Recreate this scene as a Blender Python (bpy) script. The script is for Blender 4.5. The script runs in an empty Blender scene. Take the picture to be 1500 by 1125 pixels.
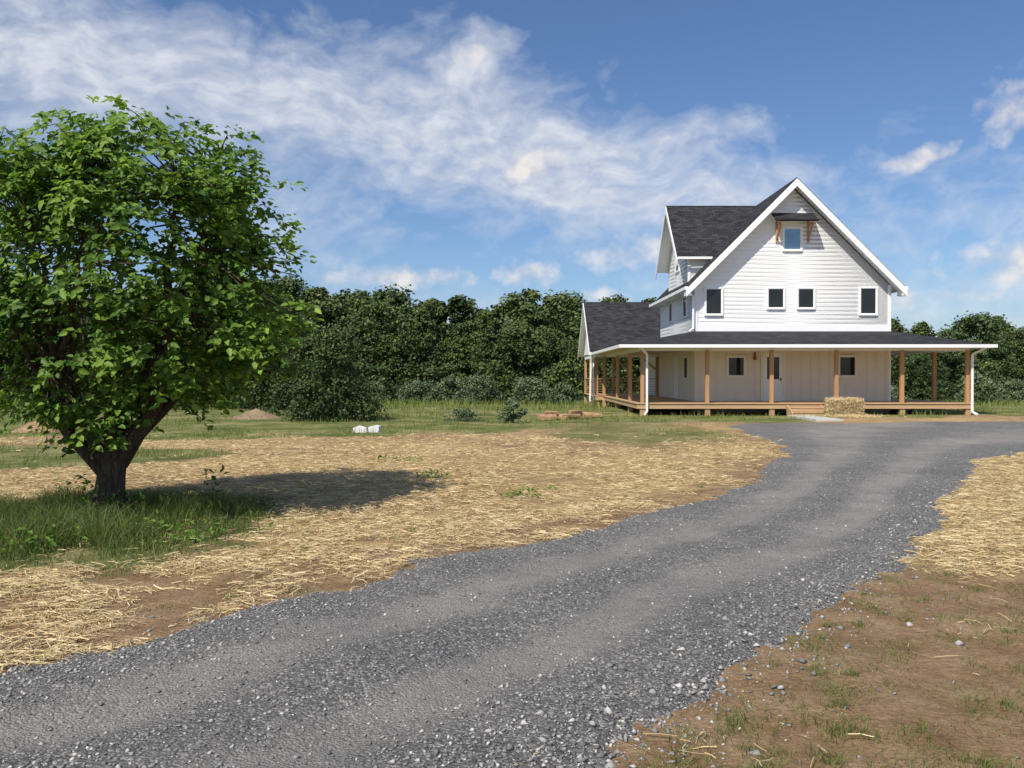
import bpy, math, random
import numpy as np
from mathutils import Vector, Matrix
random.seed(7); rng=np.random.default_rng(7)
scene=bpy.context.scene
def link(o): scene.collection.objects.link(o); return o

# ---------------------------------------------------------------- noise
def _h(ix,iy,s):
    n=(ix.astype(np.int64)*374761393+iy.astype(np.int64)*668265263+s*974711)&0x7fffffff
    n=((n^(n>>13))*1274126177)&0x7fffffff
    n=n^(n>>16)
    return (n&0xffff)/65535.0
def vn(x,y,s=0):
    x=np.asarray(x,float);y=np.asarray(y,float)
    ix=np.floor(x);iy=np.floor(y);fx=x-ix;fy=y-iy
    fx=fx*fx*(3-2*fx);fy=fy*fy*(3-2*fy)
    a=_h(ix,iy,s);b=_h(ix+1,iy,s);c=_h(ix,iy+1,s);d=_h(ix+1,iy+1,s)
    return (a*(1-fx)+b*fx)*(1-fy)+(c*(1-fx)+d*fx)*fy
def fbm(x,y,s=0,o=4):
    r=0;a=.5;t=0
    for i in range(o):
        r=r+a*vn(x*2**i,y*2**i,s+i*17);t+=a;a*=.5
    return r/t
def sst(a,b,x):
    t=np.clip((x-a)/(b-a),0,1);return t*t*(3-2*t)

# ---------------------------------------------------------------- driveway outline (metres)
Ledge=[(-16,2.6),(-9,3.3),(-5,4.1),(-2.71,4.6),(-2.31,5.16),(-2.0,5.75),(-1.6,6.1),(-1.26,6.41),(-.84,7.1),(-.3,7.75),(.33,8.3),(1.12,9.4),(2.13,10.8),(3.01,12.0),(3.95,14.0),(5.3,17.0),(6.05,19.4),(6.4,22.6),(6.8,27.4),(7.6,28.9)]
Redge=[(-16,-1.5),(-6,0),(-1.5,2.0),(.33,3.5),(.66,4.0),(1.10,4.53),(1.52,5.1),(2.12,6.0),(2.62,6.68),(3.25,7.4),(4.4,8.9),(6.1,12),(9.0,16.7),(10.9,18.4),(14.5,19.4),(32,20.5)]
poly=np.array(Ledge+[(12,29.3),(20,30.2),(32,30.5)]+Redge[::-1])
def seg_dist(px,py,pts,closed=False):
    d=np.full(px.shape,1e9)
    n=len(pts)
    for i in range(n if closed else n-1):
        a=pts[i];b=pts[(i+1)%n]
        ex,ey=b[0]-a[0],b[1]-a[1];L=ex*ex+ey*ey
        t=np.clip(((px-a[0])*ex+(py-a[1])*ey)/L,0,1)
        d=np.minimum(d,np.hypot(px-a[0]-t*ex,py-a[1]-t*ey))
    return d
def inside(px,py,pts):
    r=np.zeros(px.shape,bool);n=len(pts)
    for i in range(n):
        a=pts[i];b=pts[(i+1)%n]
        if a[1]==b[1]: continue
        c=((a[1]>py)!=(b[1]>py))&(px<(b[0]-a[0])*(py-a[1])/(b[1]-a[1])+a[0])
        r^=c
    return r
def road_sd(px,py):
    d=seg_dist(px,py,poly,True)
    return np.where(inside(px,py,poly),d,-d)
def road_sdn(px,py):
    return road_sd(px,py)+(fbm(px*1.3,py*1.3,5,4)-.5)*.55+(vn(px*9,py*9,8)-.5)*.18

def H(x,y):
    x=np.asarray(x,float);y=np.asarray(y,float)
    z=-1.7*sst(42,90,y)+(fbm(x*.09,y*.09,3,3)-.5)*.35*sst(16,45,y)*(1-np.exp(-(((x-12)/14)**2+((y-42)/12)**2)*2.0))
    z=z+(fbm(x*.8,y*.8,9,4)-.5)*.10*np.clip(1-y/60,0,1)
    return z

# zones
def zones(x,y):
    n=fbm(x*.45,y*.45,21,4)-.5; n2=fbm(x*1.6,y*1.6,33,3)-.5
    far=23.0+6.5*sst(-3,5,x)+4*sst(9,14,x)
    g=sst(-1.2,1.2,y-far+n*7)
    g=np.maximum(g,sst(1.2,.8,np.hypot((x+5.2)/2.8,(y-9.3)/2.2)+n2*.7+n*.5))
    g=np.maximum(g,.95*sst(1.15,.8,np.hypot((x+11)/5.2,(y-17)/2.6)+n*.6))
    g=np.maximum(g,.62*sst(1.2,.5,np.hypot((x-3.5)/3.3,(y-24.5)/6)+n*.5+n2*.5))
    side=(x>0.1)&(seg_dist(x,y,Redge)<seg_dist(x,y,Ledge))
    bare=side*sst(7.4,6.3,y+n*2.2+(x-4)*-.15)
    sd=road_sd(x,y)
    left=~side
    st=.68+n*1.1+n2*.7
    st=st-left*.38*sst(1.1,.1,-sd)-left*.26*sst(7.6,5.2,y)
    st=np.where(side,.95+n*.5,st)
    st=st*(1-bare)+bare*(.0+.12*np.clip(n2*2,0,1))
    st=np.clip(st,0,1)*(1-g)
    return st,g,bare

# ---------------------------------------------------------------- materials
def mat(name):
    m=bpy.data.materials.new(name);m.use_nodes=True
    nt=m.node_tree;b=nt.nodes['Principled BSDF'];return m,nt,b
def N(nt,t,**k):
    n=nt.nodes.new(t)
    for a,v in k.items(): setattr(n,a,v)
    return n
def ramp(nt,src,stops):
    r=nt.nodes.new('ShaderNodeValToRGB')
    while len(r.color_ramp.elements)<len(stops): r.color_ramp.elements.new(.5)
    for e,(p,c) in zip(r.color_ramp.elements,stops):
        e.position=p;e.color=(c[0],c[1],c[2],1) if len(c)==3 else c
    nt.links.new(src,r.inputs[0]);return r.outputs[0]
def mix(nt,f,a,b,mode='MIX'):
    m=nt.nodes.new('ShaderNodeMix');m.data_type='RGBA';m.blend_type=mode
    for s,v in ((0,f),(6,a),(7,b)):
        if hasattr(v,'node'): nt.links.new(v,m.inputs[s])
        elif isinstance(v,(int,float)): m.inputs[s].default_value=v
        else: m.inputs[s].default_value=(v[0],v[1],v[2],1)
    return m.outputs[2]
def mth(nt,op,a,b=0.0,c=0.0,clamp=False):
    m=nt.nodes.new('ShaderNodeMath');m.operation=op;m.use_clamp=clamp
    for i,v in enumerate((a,b,c)):
        if hasattr(v,'node'): nt.links.new(v,m.inputs[i])
        else: m.inputs[i].default_value=v
    return m.outputs[0]
def noise(nt,vec,scale,detail=4,rough=.6,dist=0):
    n=nt.nodes.new('ShaderNodeTexNoise');n.inputs['Scale'].default_value=scale;n.inputs['Detail'].default_value=detail
    n.inputs['Roughness'].default_value=rough;n.inputs['Distortion'].default_value=dist
    if vec is not None: nt.links.new(vec,n.inputs['Vector'])
    return n.outputs['Fac']
def pos(nt): return nt.nodes.new('ShaderNodeNewGeometry').outputs['Position']
def mapping(nt,vec,sc=(1,1,1),rot=(0,0,0)):
    m=nt.nodes.new('ShaderNodeMapping');m.inputs['Scale'].default_value=sc;m.inputs['Rotation'].default_value=rot
    nt.links.new(vec,m.inputs['Vector']);return m.outputs[0]
def attr(nt,name):
    a=nt.nodes.new('ShaderNodeAttribute');a.attribute_name=name;return a
def bump(nt,b,h,dist,strength=1.0):
    n=nt.nodes.new('ShaderNodeBump');n.inputs['Distance'].default_value=dist;n.inputs['Strength'].default_value=strength
    nt.links.new(h,n.inputs['Height']);nt.links.new(n.outputs[0],b.inputs['Normal'])

def simple(name,col,rough=.6,var=.12,scale=6,bd=0.0,spec=.3):
    m,nt,b=mat(name);p=pos(nt)
    f=noise(nt,p,scale,4,.65)
    c=ramp(nt,f,[(.25,[v*(1-var) for v in col]),(.75,[min(1,v*(1+var)) for v in col])])
    nt.links.new(c,b.inputs['Base Color']);b.inputs['Roughness'].default_value=rough
    b.inputs['Specular IOR Level'].default_value=spec
    if bd: bump(nt,b,noise(nt,p,scale*6,4,.6),bd)
    return m
M_white=simple('white_paint',(.87,.87,.86),.55,.02,3)
M_trim=simple('trim_white',(.87,.87,.86),.45,.02,3)
M_cream=simple('cream_board',(.80,.72,.61),.65,.05,2)
M_concrete=simple('concrete',(.50,.48,.44),.85,.15,5,.004)
M_pale=simple('pale_concrete',(.74,.73,.70),.8,.10,5,.004)
M_soffit=simple('porch_ceiling',(.55,.46,.35),.7,.12,3)
M_clay=simple('clay_soil',(.34,.22,.13),.95,.3,3,.03,.1)
M_brown=simple('brown_soil',(.27,.20,.13),.95,.3,3,.03,.1)
def wood(name,col,axis):
    m,nt,b=mat(name);p=pos(nt)
    sc=[14,14,14];sc[axis]=.8
    f=noise(nt,mapping(nt,p,sc),1.5,5,.65,.4)
    g=noise(nt,p,.9,3)
    c=ramp(nt,f,[(.2,[v*.62 for v in col]),(.5,col),(.8,[v*1.25 for v in col])])
    c=mix(nt,mth(nt,'MULTIPLY',g,.4),c,(.25,.2,.15))
    nt.links.new(c,b.inputs['Base Color']);b.inputs['Roughness'].default_value=.7
    return m
M_post=wood('timber_post',(.52,.27,.11),2)
M_deck=wood('timber_deck',(.58,.37,.19),0)
M_deckY=wood('timber_beam',(.50,.31,.15),1)
def glass(name,col,met):
    m,nt,b=mat(name)
    f=noise(nt,pos(nt),1.2,2)
    nt.links.new(ramp(nt,f,[(.3,[v*.6 for v in col]),(.7,col)]),b.inputs['Base Color'])
    b.inputs['Roughness'].default_value=.04;b.inputs['Metallic'].default_value=met
    return m
M_glass=glass('window_glass',(.022,.022,.02),0)
M_glassb=glass('window_glass_painted_sky',(.30,.42,.52),.55)  # attic pane: sky reflection put into the base colour as blue
# shingles
m,nt,b=mat('asphalt_shingle');M_roof=m
uv=nt.nodes.new('ShaderNodeUVMap').outputs[0]
br=N(nt,'ShaderNodeTexBrick');nt.links.new(uv,br.inputs['Vector'])
br.inputs['Scale'].default_value=1;br.inputs['Brick Width'].default_value=.30;br.inputs['Row Height'].default_value=.14
br.inputs['Mortar Size'].default_value=.008;br.inputs['Color1'].default_value=(.022,.022,.025,1);br.inputs['Color2'].default_value=(.055,.055,.060,1);br.inputs['Mortar'].default_value=(.012,.012,.013,1)
g=noise(nt,uv,60,3,.7);c=mix(nt,.55,br.outputs[0],ramp(nt,g,[(.3,(.3,.3,.3)),(.7,(1.6,1.6,1.6))]),'MULTIPLY')
g2=noise(nt,uv,1.2,3);c=mix(nt,.5,c,ramp(nt,g2,[(.3,(.7,.7,.7)),(.7,(1.3,1.3,1.35))]),'MULTIPLY')
nt.links.new(c,b.inputs['Base Color']);b.inputs['Roughness'].default_value=.9;b.inputs['Specular IOR Level'].default_value=.2
bump(nt,b,br.outputs['Fac'],.01,.6)

# leaves
def leafmat(name,dark,light,trans=.3,v0=(.62,.72,.75),v1=(1.45,1.3,.9)):
    m,nt,b=mat(name);out=nt.nodes['Material Output']
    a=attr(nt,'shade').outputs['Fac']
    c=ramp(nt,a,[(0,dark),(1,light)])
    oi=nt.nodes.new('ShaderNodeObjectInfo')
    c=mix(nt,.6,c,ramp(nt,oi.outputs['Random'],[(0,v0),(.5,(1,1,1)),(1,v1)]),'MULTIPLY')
    nt.links.new(c,b.inputs['Base Color']);b.inputs['Roughness'].default_value=.5;b.inputs['Specular IOR Level'].default_value=.25
    if trans>0:
        t=nt.nodes.new('ShaderNodeBsdfTranslucent')
        nt.links.new(mix(nt,1.0,c,(1.2,1.3,.5),'MULTIPLY'),t.inputs[0])
        ms=nt.nodes.new('ShaderNodeMixShader');ms.inputs[0].default_value=trans
        nt.links.new(b.outputs[0],ms.inputs[1]);nt.links.new(t.outputs[0],ms.inputs[2]);nt.links.new(ms.outputs[0],out.inputs[0])
    return m
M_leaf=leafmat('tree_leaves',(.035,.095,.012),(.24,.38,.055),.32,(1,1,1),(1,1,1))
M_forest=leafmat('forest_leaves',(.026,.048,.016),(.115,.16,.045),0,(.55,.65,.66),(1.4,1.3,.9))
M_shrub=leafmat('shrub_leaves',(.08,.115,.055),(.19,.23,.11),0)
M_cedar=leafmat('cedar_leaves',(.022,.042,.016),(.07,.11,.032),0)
M_grass=leafmat('grass_blades',(.045,.08,.016),(.26,.30,.085),.25,(1,1,1),(1,1,1))
M_straw=leafmat('straw_strands',(.40,.28,.13),(.80,.65,.37),0,(1,1,1),(1,1,1))
m,nt,b=mat('bark');M_bark=m;p=pos(nt)
f=noise(nt,mapping(nt,p,(22,22,4)),1.2,6,.7,.6)
nt.links.new(ramp(nt,f,[(.3,(.018,.014,.011)),(.7,(.15,.115,.085))]),b.inputs['Base Color']);b.inputs['Roughness'].default_value=.95;b.inputs['Specular IOR Level'].default_value=.1
bump(nt,b,f,.03,.9)

# ground
m,nt,b=mat('ground_soil_straw_grass');M_ground=m;p=pos(nt)
z=attr(nt,'zone');sep=nt.nodes.new('ShaderNodeSeparateColor');nt.links.new(z.outputs['Color'],sep.inputs[0])
S,G,B=sep.outputs[0],sep.outputs[1],sep.outputs[2]
d1=noise(nt,p,2.2,8,.7);d2=noise(nt,p,28,4,.7)
dirt=ramp(nt,d1,[(.3,(.24,.145,.075)),(.5,(.36,.235,.13)),(.72,(.50,.36,.22))])
dirt=mix(nt,.6,dirt,ramp(nt,d2,[(.3,(.5,.48,.46)),(.7,(1.4,1.4,1.4))]),'MULTIPLY')
fib=None
for i,(r,sx) in enumerate(((.35,9),(1.45,10),(2.5,9),(-.25,8))):
    q=noise(nt,mapping(nt,p,(sx,sx*14,3),(0,0,r)),1.6,3,.6,.8)
    fib=q if fib is None else mth(nt,'MAXIMUM',fib,q)
straw=ramp(nt,fib,[(.46,(.30,.20,.09)),(.58,(.55,.40,.19)),(.70,(.76,.60,.32))])
sl=noise(nt,p,.7,4,.6)
straw=mix(nt,.7,straw,ramp(nt,sl,[(.3,(.72,.65,.54)),(.7,(1.2,1.2,1.2))]),'MULTIPLY')
cl=noise(nt,p,3.5,6,.65)
sf=mth(nt,'ADD',S,mth(nt,'MULTIPLY',mth(nt,'SUBTRACT',cl,.5),2.0))
sf=mth(nt,'ADD',sf,mth(nt,'MULTIPLY',mth(nt,'SUBTRACT',fib,.58),2.0))
sf=mth(nt,'MULTIPLY',mth(nt,'SUBTRACT',sf,.34),2.4,clamp=True)
c=mix(nt,sf,dirt,straw)
gr=noise(nt,p,.55,7,.72);gr2=noise(nt,p,14,4,.7)
gc=ramp(nt,gr,[(.32,(.085,.11,.03)),(.48,(.17,.19,.06)),(.58,(.30,.28,.12)),(.72,(.42,.35,.18))])
gc=mix(nt,.5,gc,ramp(nt,gr2,[(.3,(.5,.5,.5)),(.7,(1.4,1.4,1.4))]),'MULTIPLY')
gf=mth(nt,'ADD',G,mth(nt,'MULTIPLY',mth(nt,'SUBTRACT',cl,.5),1.1))
gf=mth(nt,'MULTIPLY',mth(nt,'SUBTRACT',gf,.3),2.5,clamp=True)
# a faint flush of new green through soil and straw
ng=mth(nt,'MULTIPLY',mth(nt,'SUBTRACT',noise(nt,p,1.7,7,.75),.56),3.0,clamp=True)
c=mix(nt,mth(nt,'MULTIPLY',ng,.45),c,(.17,.19,.06))
c=mix(nt,gf,c,gc)
nt.links.new(c,b.inputs['Base Color']);b.inputs['Roughness'].default_value=.95;b.inputs['Specular IOR Level'].default_value=.1
hh=mth(nt,'ADD',mth(nt,'MULTIPLY',fib,.6),mth(nt,'ADD',d2,mth(nt,'MULTIPLY',d1,1.8)))
bump(nt,b,hh,.05,.85)

# gravel
m,nt,b=mat('gravel');M_gravel=m;p=pos(nt)
t=attr(nt,'track').outputs['Fac']
v=N(nt,'ShaderNodeTexVoronoi');v.inputs['Scale'].default_value=70;nt.links.new(p,v.inputs['Vector'])
s1=nt.nodes.new('ShaderNodeSeparateColor');nt.links.new(v.outputs['Color'],s1.inputs[0])
base=ramp(nt,s1.outputs[0],[(0,(.12,.118,.115)),(.6,(.225,.22,.213)),(.9,(.36,.35,.33)),(1,(.58,.555,.51))])
base=mix(nt,.6,base,ramp(nt,v.outputs['Distance'],[(0,(1.25,1.25,1.25)),(.6,(.6,.6,.6))]),'MULTIPLY')
dust=ramp(nt,noise(nt,p,45,5,.8),[(.3,(.22,.208,.19)),(.7,(.43,.41,.375))])
ln=noise(nt,p,1.6,8,.8);tf=mth(nt,'ADD',t,mth(nt,'MULTIPLY',mth(nt,'SUBTRACT',ln,.5),2.8))
tf=mth(nt,'MULTIPLY',mth(nt,'SUBTRACT',tf,.3),1.2,clamp=True)
c=mix(nt,mth(nt,'MULTIPLY',tf,.8),base,dust)
c=mix(nt,.7,c,ramp(nt,noise(nt,p,.6,6,.7),[(.3,(.70,.70,.72)),(.7,(1.2,1.18,1.14))]),'MULTIPLY')
nt.links.new(c,b.inputs['Base Color']);b.inputs['Roughness'].default_value=.9;b.inputs['Specular IOR Level'].default_value=.15
hh=mth(nt,'ADD',mth(nt,'MULTIPLY',v.outputs['Distance'],-.8),mth(nt,'MULTIPLY',noise(nt,p,9,8,.8),1.8))
bump(nt,b,hh,.022,.9)
m,nt,b=mat('gravel_stone');M_stone=m
c=ramp(nt,attr(nt,'shade').outputs['Fac'],[(0,(.13,.128,.125)),(.7,(.30,.293,.28)),(1,(.58,.555,.51))])
nt.links.new(c,b.inputs['Base Color']);b.inputs['Roughness'].default_value=.85

# ---------------------------------------------------------------- mesh helpers
def npmesh(name,V,F,m,attrs=None,smooth=False,parent=None):
    me=bpy.data.meshes.new(name);V=np.asarray(V,np.float32);F=np.asarray(F,np.int32);k=F.shape[1]
    me.vertices.add(len(V));me.vertices.foreach_set('co',V.ravel())
    me.loops.add(F.size);me.loops.foreach_set('vertex_index',F.ravel())
    me.polygons.add(len(F));me.polygons.foreach_set('loop_start',np.arange(0,F.size,k,dtype=np.int32))
    me.update(calc_edges=True)
    if attrs:
        for n,a in attrs.items():
            a=np.asarray(a,np.float32)
            if a.ndim==1:
                at=me.attributes.new(n,'FLOAT','POINT');at.data.foreach_set('value',a)
            else:
                at=me.attributes.new(n,'FLOAT_COLOR','POINT');at.data.foreach_set('color',a.ravel())
    if smooth: me.polygons.foreach_set('use_smooth',np.ones(len(F),bool))
    me.materials.append(m)
    o=link(bpy.data.objects.new(name,me))
    if parent: setp(o,parent)
    return o
def setp(o,p):
    o.parent=p;o.matrix_parent_inverse=Matrix.Translation(-p.location)
def empty(name,loc):
    e=bpy.data.objects.new(name,None);e.location=loc;link(e);return e
def pyobj(name,V,F,m,parent=None,uv=None):
    me=bpy.data.meshes.new(name);me.from_pydata(V,[],F);me.update()
    if uv:
        l=me.uv_layers.new(name='UVMap')
        for poly_ in me.polygons:
            for li in poly_.loop_indices:
                l.data[li].uv=uv(Vector(V[me.loops[li].vertex_index]))
    me.materials.append(m);o=link(bpy.data.objects.new(name,me))
    if parent: setp(o,parent)
    return o
class Boxes:
    def __init__(s): s.V=[];s.F=[]
    def box(s,x0,x1,y0,y1,z0,z1):
        b=len(s.V)
        s.V+=[(x0,y0,z0),(x1,y0,z0),(x1,y1,z0),(x0,y1,z0),(x0,y0,z1),(x1,y0,z1),(x1,y1,z1),(x0,y1,z1)]
        s.F+=[tuple(b+i for i in f) for f in ((0,3,2,1),(4,5,6,7),(0,1,5,4),(1,2,6,5),(2,3,7,6),(3,0,4,7))]
        return s
    def bar(s,a,b_,w,h=None):
        h=h or w;a=Vector(a);b_=Vector(b_);d=(b_-a).normalized()
        up=Vector((0,0,1)) if abs(d.z)<.95 else Vector((0,1,0))
        sx=d.cross(up).normalized()*w/2;sz=sx.cross(d).normalized()*h/2;k=len(s.V)
        for q in (a,b_): s.V+=[tuple(q-sx-sz),tuple(q+sx-sz),tuple(q+sx+sz),tuple(q-sx+sz)]
        s.F+=[tuple(k+i for i in f) for f in ((0,3,2,1),(4,5,6,7),(0,1,5,4),(1,2,6,5),(2,3,7,6),(3,0,4,7))]
        return s
    def prism(s,pts,ext):
        k=len(s.V);n=len(pts);e=Vector(ext)
        s.V+=[tuple(p) for p in pts]+[tuple(Vector(p)+e) for p in pts]
        s.F+=[tuple(k+i for i in range(n)),tuple(k+n+i for i in reversed(range(n)))]
        for i in range(n):
            j=(i+1)%n;s.F.append((k+i,k+n+i,k+n+j,k+j))
        return s
    def out(s,name,m,parent=None,bev=0):
        o=pyobj(name,s.V,s.F,m,parent)
        import bmesh
        bm=bmesh.new();bm.from_mesh(o.data);bmesh.ops.recalc_face_normals(bm,faces=bm.faces);bm.to_mesh(o.data);bm.free()
        if bev:
            md=o.modifiers.new('b','BEVEL');md.width=bev;md.segments=2
        return o

def leaf_quads(P,Nn,size,asp=.6,fold=False,dirs=None):
    n=len(P);r=rng.normal(size=(n,3)) if dirs is None else dirs
    Nn=Nn/np.linalg.norm(Nn,axis=1,keepdims=True)
    u=r-(r*Nn).sum(1,keepdims=True)*Nn;u/=np.linalg.norm(u,axis=1,keepdims=True)+1e-9
    w=np.cross(Nn,u);s=np.asarray(size).reshape(-1,1)*np.ones((n,1))
    a=s*asp
    if not fold:
        V=np.stack([P-u*s*.5,P+w*a*.5+u*s*.05,P+u*s*.5,P-w*a*.5+u*s*.05],1).reshape(-1,3)
        F=np.arange(n*4).reshape(n,4);return V,F,4
    dz=Nn*s*.10
    V=np.stack([P,P+u*s*.30+w*a*.5+dz,P+u*s*.70+w*a*.36+dz*.6,P+u*s-Nn*s*.10,P+u*s*.70-w*a*.36+dz*.6,P+u*s*.30-w*a*.5+dz],1).reshape(-1,3)
    i=np.arange(n)[:,None]*6
    F=np.concatenate([i+np.array([[0,1,2,3]]),i+np.array([[0,3,4,5]])],0);return V,F,6

def tube(pts,rad,seg=9,jit=.0):
    V=[];F=[];pts=[Vector(p) for p in pts];n=len(pts)
    ref=Vector((1,0,0))
    for i,p in enumerate(pts):
        d=(pts[min(i+1,n-1)]-pts[max(i-1,0)]).normalized()
        a=d.cross(ref).normalized() if abs(d.dot(ref))<.95 else d.cross(Vector((0,1,0))).normalized()
        b_=d.cross(a)
        for k in range(seg):
            t=2*math.pi*k/seg;r=rad[i]*(1+jit*math.sin(3*t+i*.7)+jit*random.uniform(-.5,.5))
            V.append(tuple(p+(a*math.cos(t)+b_*math.sin(t))*r))
    for i in range(n-1):
        for k in range(seg):
            F.append((i*seg+k,i*seg+(k+1)%seg,(i+1)*seg+(k+1)%seg,(i+1)*seg+k))
    return V,F
def merge(parts):
    V=[];F=[]
    for v,f in parts:
        b0=len(V);V+=list(v);F+=[tuple(b0+i for i in q) for q in f]
    return V,F

# ---------------------------------------------------------------- ground & driveway
def lines(lo,hi,a,b,step,gr=1.12):
    c=list(np.arange(a,b,step));s=step;x=c[-1]
    while x<hi: s*=gr;x+=s;c.append(min(x,hi))
    s=step;x=a;pre=[]
    while x>lo: s*=gr;x-=s;pre.append(max(x,lo))
    return np.array(pre[::-1]+c)
xs=lines(-900,900,-9,12,.09,1.06);ys=lines(-60,1400,2.5,14,.09,1.035)
def gridmesh(name,xs,ys,zf,m,attrf,keep=None):
    X,Y=np.meshgrid(xs,ys);x=X.ravel();y=Y.ravel();V=np.stack([x,y,zf(x,y)],1)
    nx=len(xs);ny=len(ys);i=(np.arange(ny-1)[:,None]*nx+np.arange(nx-1)[None,:]).ravel()
    F=np.stack([i,i+1,i+nx+1,i+nx],1)
    if keep is not None:
        k=keep(x,y);F=F[k[F].any(1)]
        used=np.unique(F);rm=np.full(len(V),-1);rm[used]=np.arange(len(used));F=rm[F];V=V[used]
    return npmesh(name,V,F,m,attrf(V[:,0],V[:,1]),True)
def ga(x,y):
    s,g,b_=zones(x,y);return {'zone':np.stack([s,g,b_,np.ones_like(s)],1)}
gridmesh('ground',xs,ys,H,M_ground,ga)
def rz(x,y):
    sd=road_sdn(x,y)
    t=track(x,y)
    return H(x,y)-.03+.075*sst(-.25,.30,sd)-.03*t+(fbm(x*4,y*4,55,3)-.5)*.025
def track(x,y):
    dl=seg_dist(x,y,Ledge);dr=seg_dist(x,y,Redge);t=dl/(dl+dr+1e-6)+(fbm(x*.8,y*.8,77,3)-.5)*.12
    f=np.exp(-((t-.30)/.10)**2)+np.exp(-((t-.68)/.10)**2)+.2
    return np.clip(f,0,1)
xs2=lines(-16,32,-5,8,.06,1.03);ys2=lines(-1.5,31,3,13,.06,1.03)
gridmesh('gravel_driveway',xs2,ys2,rz,M_gravel,lambda x,y:{'track':track(x,y)},keep=lambda x,y:road_sd(x,y)>-.6)

# loose stones
n=90000
yy=3.0*np.exp(rng.random(n)*math.log(18/3.0));xx=(rng.random(n)*2-1)*yy*.66
sd=road_sdn(xx,yy);side=seg_dist(xx,yy,Redge)<seg_dist(xx,yy,Ledge)
prob=np.where(sd>0,.25+.75*np.exp(-sd/.5),np.exp(sd/np.where(side,.22,.12))*.6)
prob*=(1-.65*track(xx,yy)*(sd>.3))
k=rng.random(n)<prob;xx=xx[k];yy=yy[k];sd=sd[k];side=side[k];n=len(xx)
s=(.0035+.010*rng.random(n)**2.6)*np.where((rng.random(n)<.10)&side&(sd<.5),1.9,1)
octv=np.array([[1,0,0],[0,1,0],[-1,0,0],[0,-1,0],[0,0,1],[0,0,-1]],float)
R=rng.uniform(.6,1.3,(n,6,1));an=rng.random(n)*6.28;ca,sa=np.cos(an)[:,None],np.sin(an)[:,None]
O=octv[None]*R+rng.normal(size=(n,6,3))*.22;O[:,:,0]*=1.3
O=np.stack([O[:,:,0]*ca-O[:,:,1]*sa,O[:,:,0]*sa+O[:,:,1]*ca,O[:,:,2]*.75],2)*s[:,None,None]
zz=np.maximum(H(xx,yy),rz(xx,yy));O+=np.stack([xx,yy,zz+s*.3],1)[:,None,:]
of=np.array([[0,1,4],[1,2,4],[2,3,4],[3,0,4],[1,0,5],[2,1,5],[3,2,5],[0,3,5]])
npmesh('gravel_stones',O.reshape(-1,3),(np.arange(n)[:,None,None]*6+of[None]).reshape(-1,3),M_stone,{'shade':np.repeat(rng.random(n),6)})

# straw strands
def strands(n,y0,y1):
    yy=y0*np.exp(rng.random(n)*math.log(y1/y0));xx=(rng.random(n)*2-1)*yy*.68
    st,g,b_=zones(xx,yy);sd=road_sdn(xx,yy)
    cl=fbm(xx*2.2,yy*2.2,71,4)
    pr=np.clip(st*1.0+(cl-.5)*2.8,0.015,1)*np.where(sd>0,np.exp(-sd/.06)*.15,1)
    pr*=np.where(g>.5,.18,1)*(1-.975*b_)
    k=(rng.random(n)<pr);xx=xx[k];yy=yy[k];n=len(xx);cl=cl[k]
    L=rng.uniform(.03,.16,n);w=rng.uniform(.0009,.0018,n)*(1+yy*.05)
    a=rng.random(n)*math.pi*2;dx,dy=np.cos(a),np.sin(a)
    z0=np.maximum(H(xx,yy),np.where(sd[k]>-.3,rz(xx,yy),-9))+rng.uniform(.002,.03,n)*(.4+cl)
    tl=rng.normal(size=n)*.10
    P=np.stack([xx,yy,z0],1);D=np.stack([dx,dy,tl],1)*L[:,None]*.5;W=np.stack([-dy,dx,rng.normal(size=n)*.6],1)*w[:,None]
    B=np.stack([-dy,dx,np.zeros(n)],1)*(rng.normal(size=n)*.10*L)[:,None];B[:,2]+=L*.05
    V=np.stack([P-D-W,P-D+W,P+B+W,P+B-W,P+D+W,P+D-W],1).reshape(-1,3);V[:,2]=np.maximum(V[:,2],H(V[:,0],V[:,1])+.002)
    i=np.arange(n)[:,None]*6
    F=np.concatenate([i+np.array([[0,1,2,3]]),i+np.array([[3,2,4,5]])],0)
    return V,F,np.repeat(rng.random(n),6)
V,F,A=strands(380000,3.2,24)
npmesh('straw_mulch',V,F,M_straw,{'shade':A})

# grass
def blades(xx,yy,h,w,sh,lean=.35):
    n=len(xx);a=rng.random(n)*6.283;z=H(xx,yy)-.01
    P=np.stack([xx,yy,z],1);W=np.stack([np.cos(a),np.sin(a),0*a],1)*w[:,None]
    l=rng.normal(size=(n,2))*lean*h[:,None]
    Mv=P+np.stack([l[:,0]*.35,l[:,1]*.35,h*.6],1);T=P+np.stack([l[:,0],l[:,1],h],1)
    V=np.stack([P-W,P+W,Mv+W*.7,Mv-W*.7,T+W*.08,T-W*.08],1).reshape(-1,3)
    i=np.arange(n)[:,None]*6
    F=np.concatenate([i+np.array([[0,1,2,3]]),i+np.array([[3,2,4,5]])],0)
    return V,F,np.repeat(sh,6)
parts=[]
n=75000;xx=-5.2+rng.normal(size=n)*1.9;yy=9.3+rng.normal(size=n)*1.4
st,g,b_=zones(xx,yy);cl=fbm(xx*1.8,yy*1.8,91,4)
k=(rng.random(n)<g*(.25+sst(.35,.6,cl)))&(np.hypot((xx+5.2)/3.8,(yy-9.3)/3.0)<1.1);xx=xx[k];yy=yy[k];n=len(xx);cl=cl[k]
hm=1-.75*sst(.6,1.1,np.hypot((xx+5.2)/2.8,(yy-9.3)/2.2))
parts.append(blades(xx,yy,rng.uniform(.05,.26,n)*(.1+2.0*cl)*hm,rng.uniform(.0018,.004,n),np.clip(cl*1.1+rng.normal(size=n)*.3-.3,0,1),.55))
n=80000;yy=12*np.exp(rng.random(n)*math.log(62/12.));xx=(rng.random(n)*2-1)*yy*.66
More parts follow.
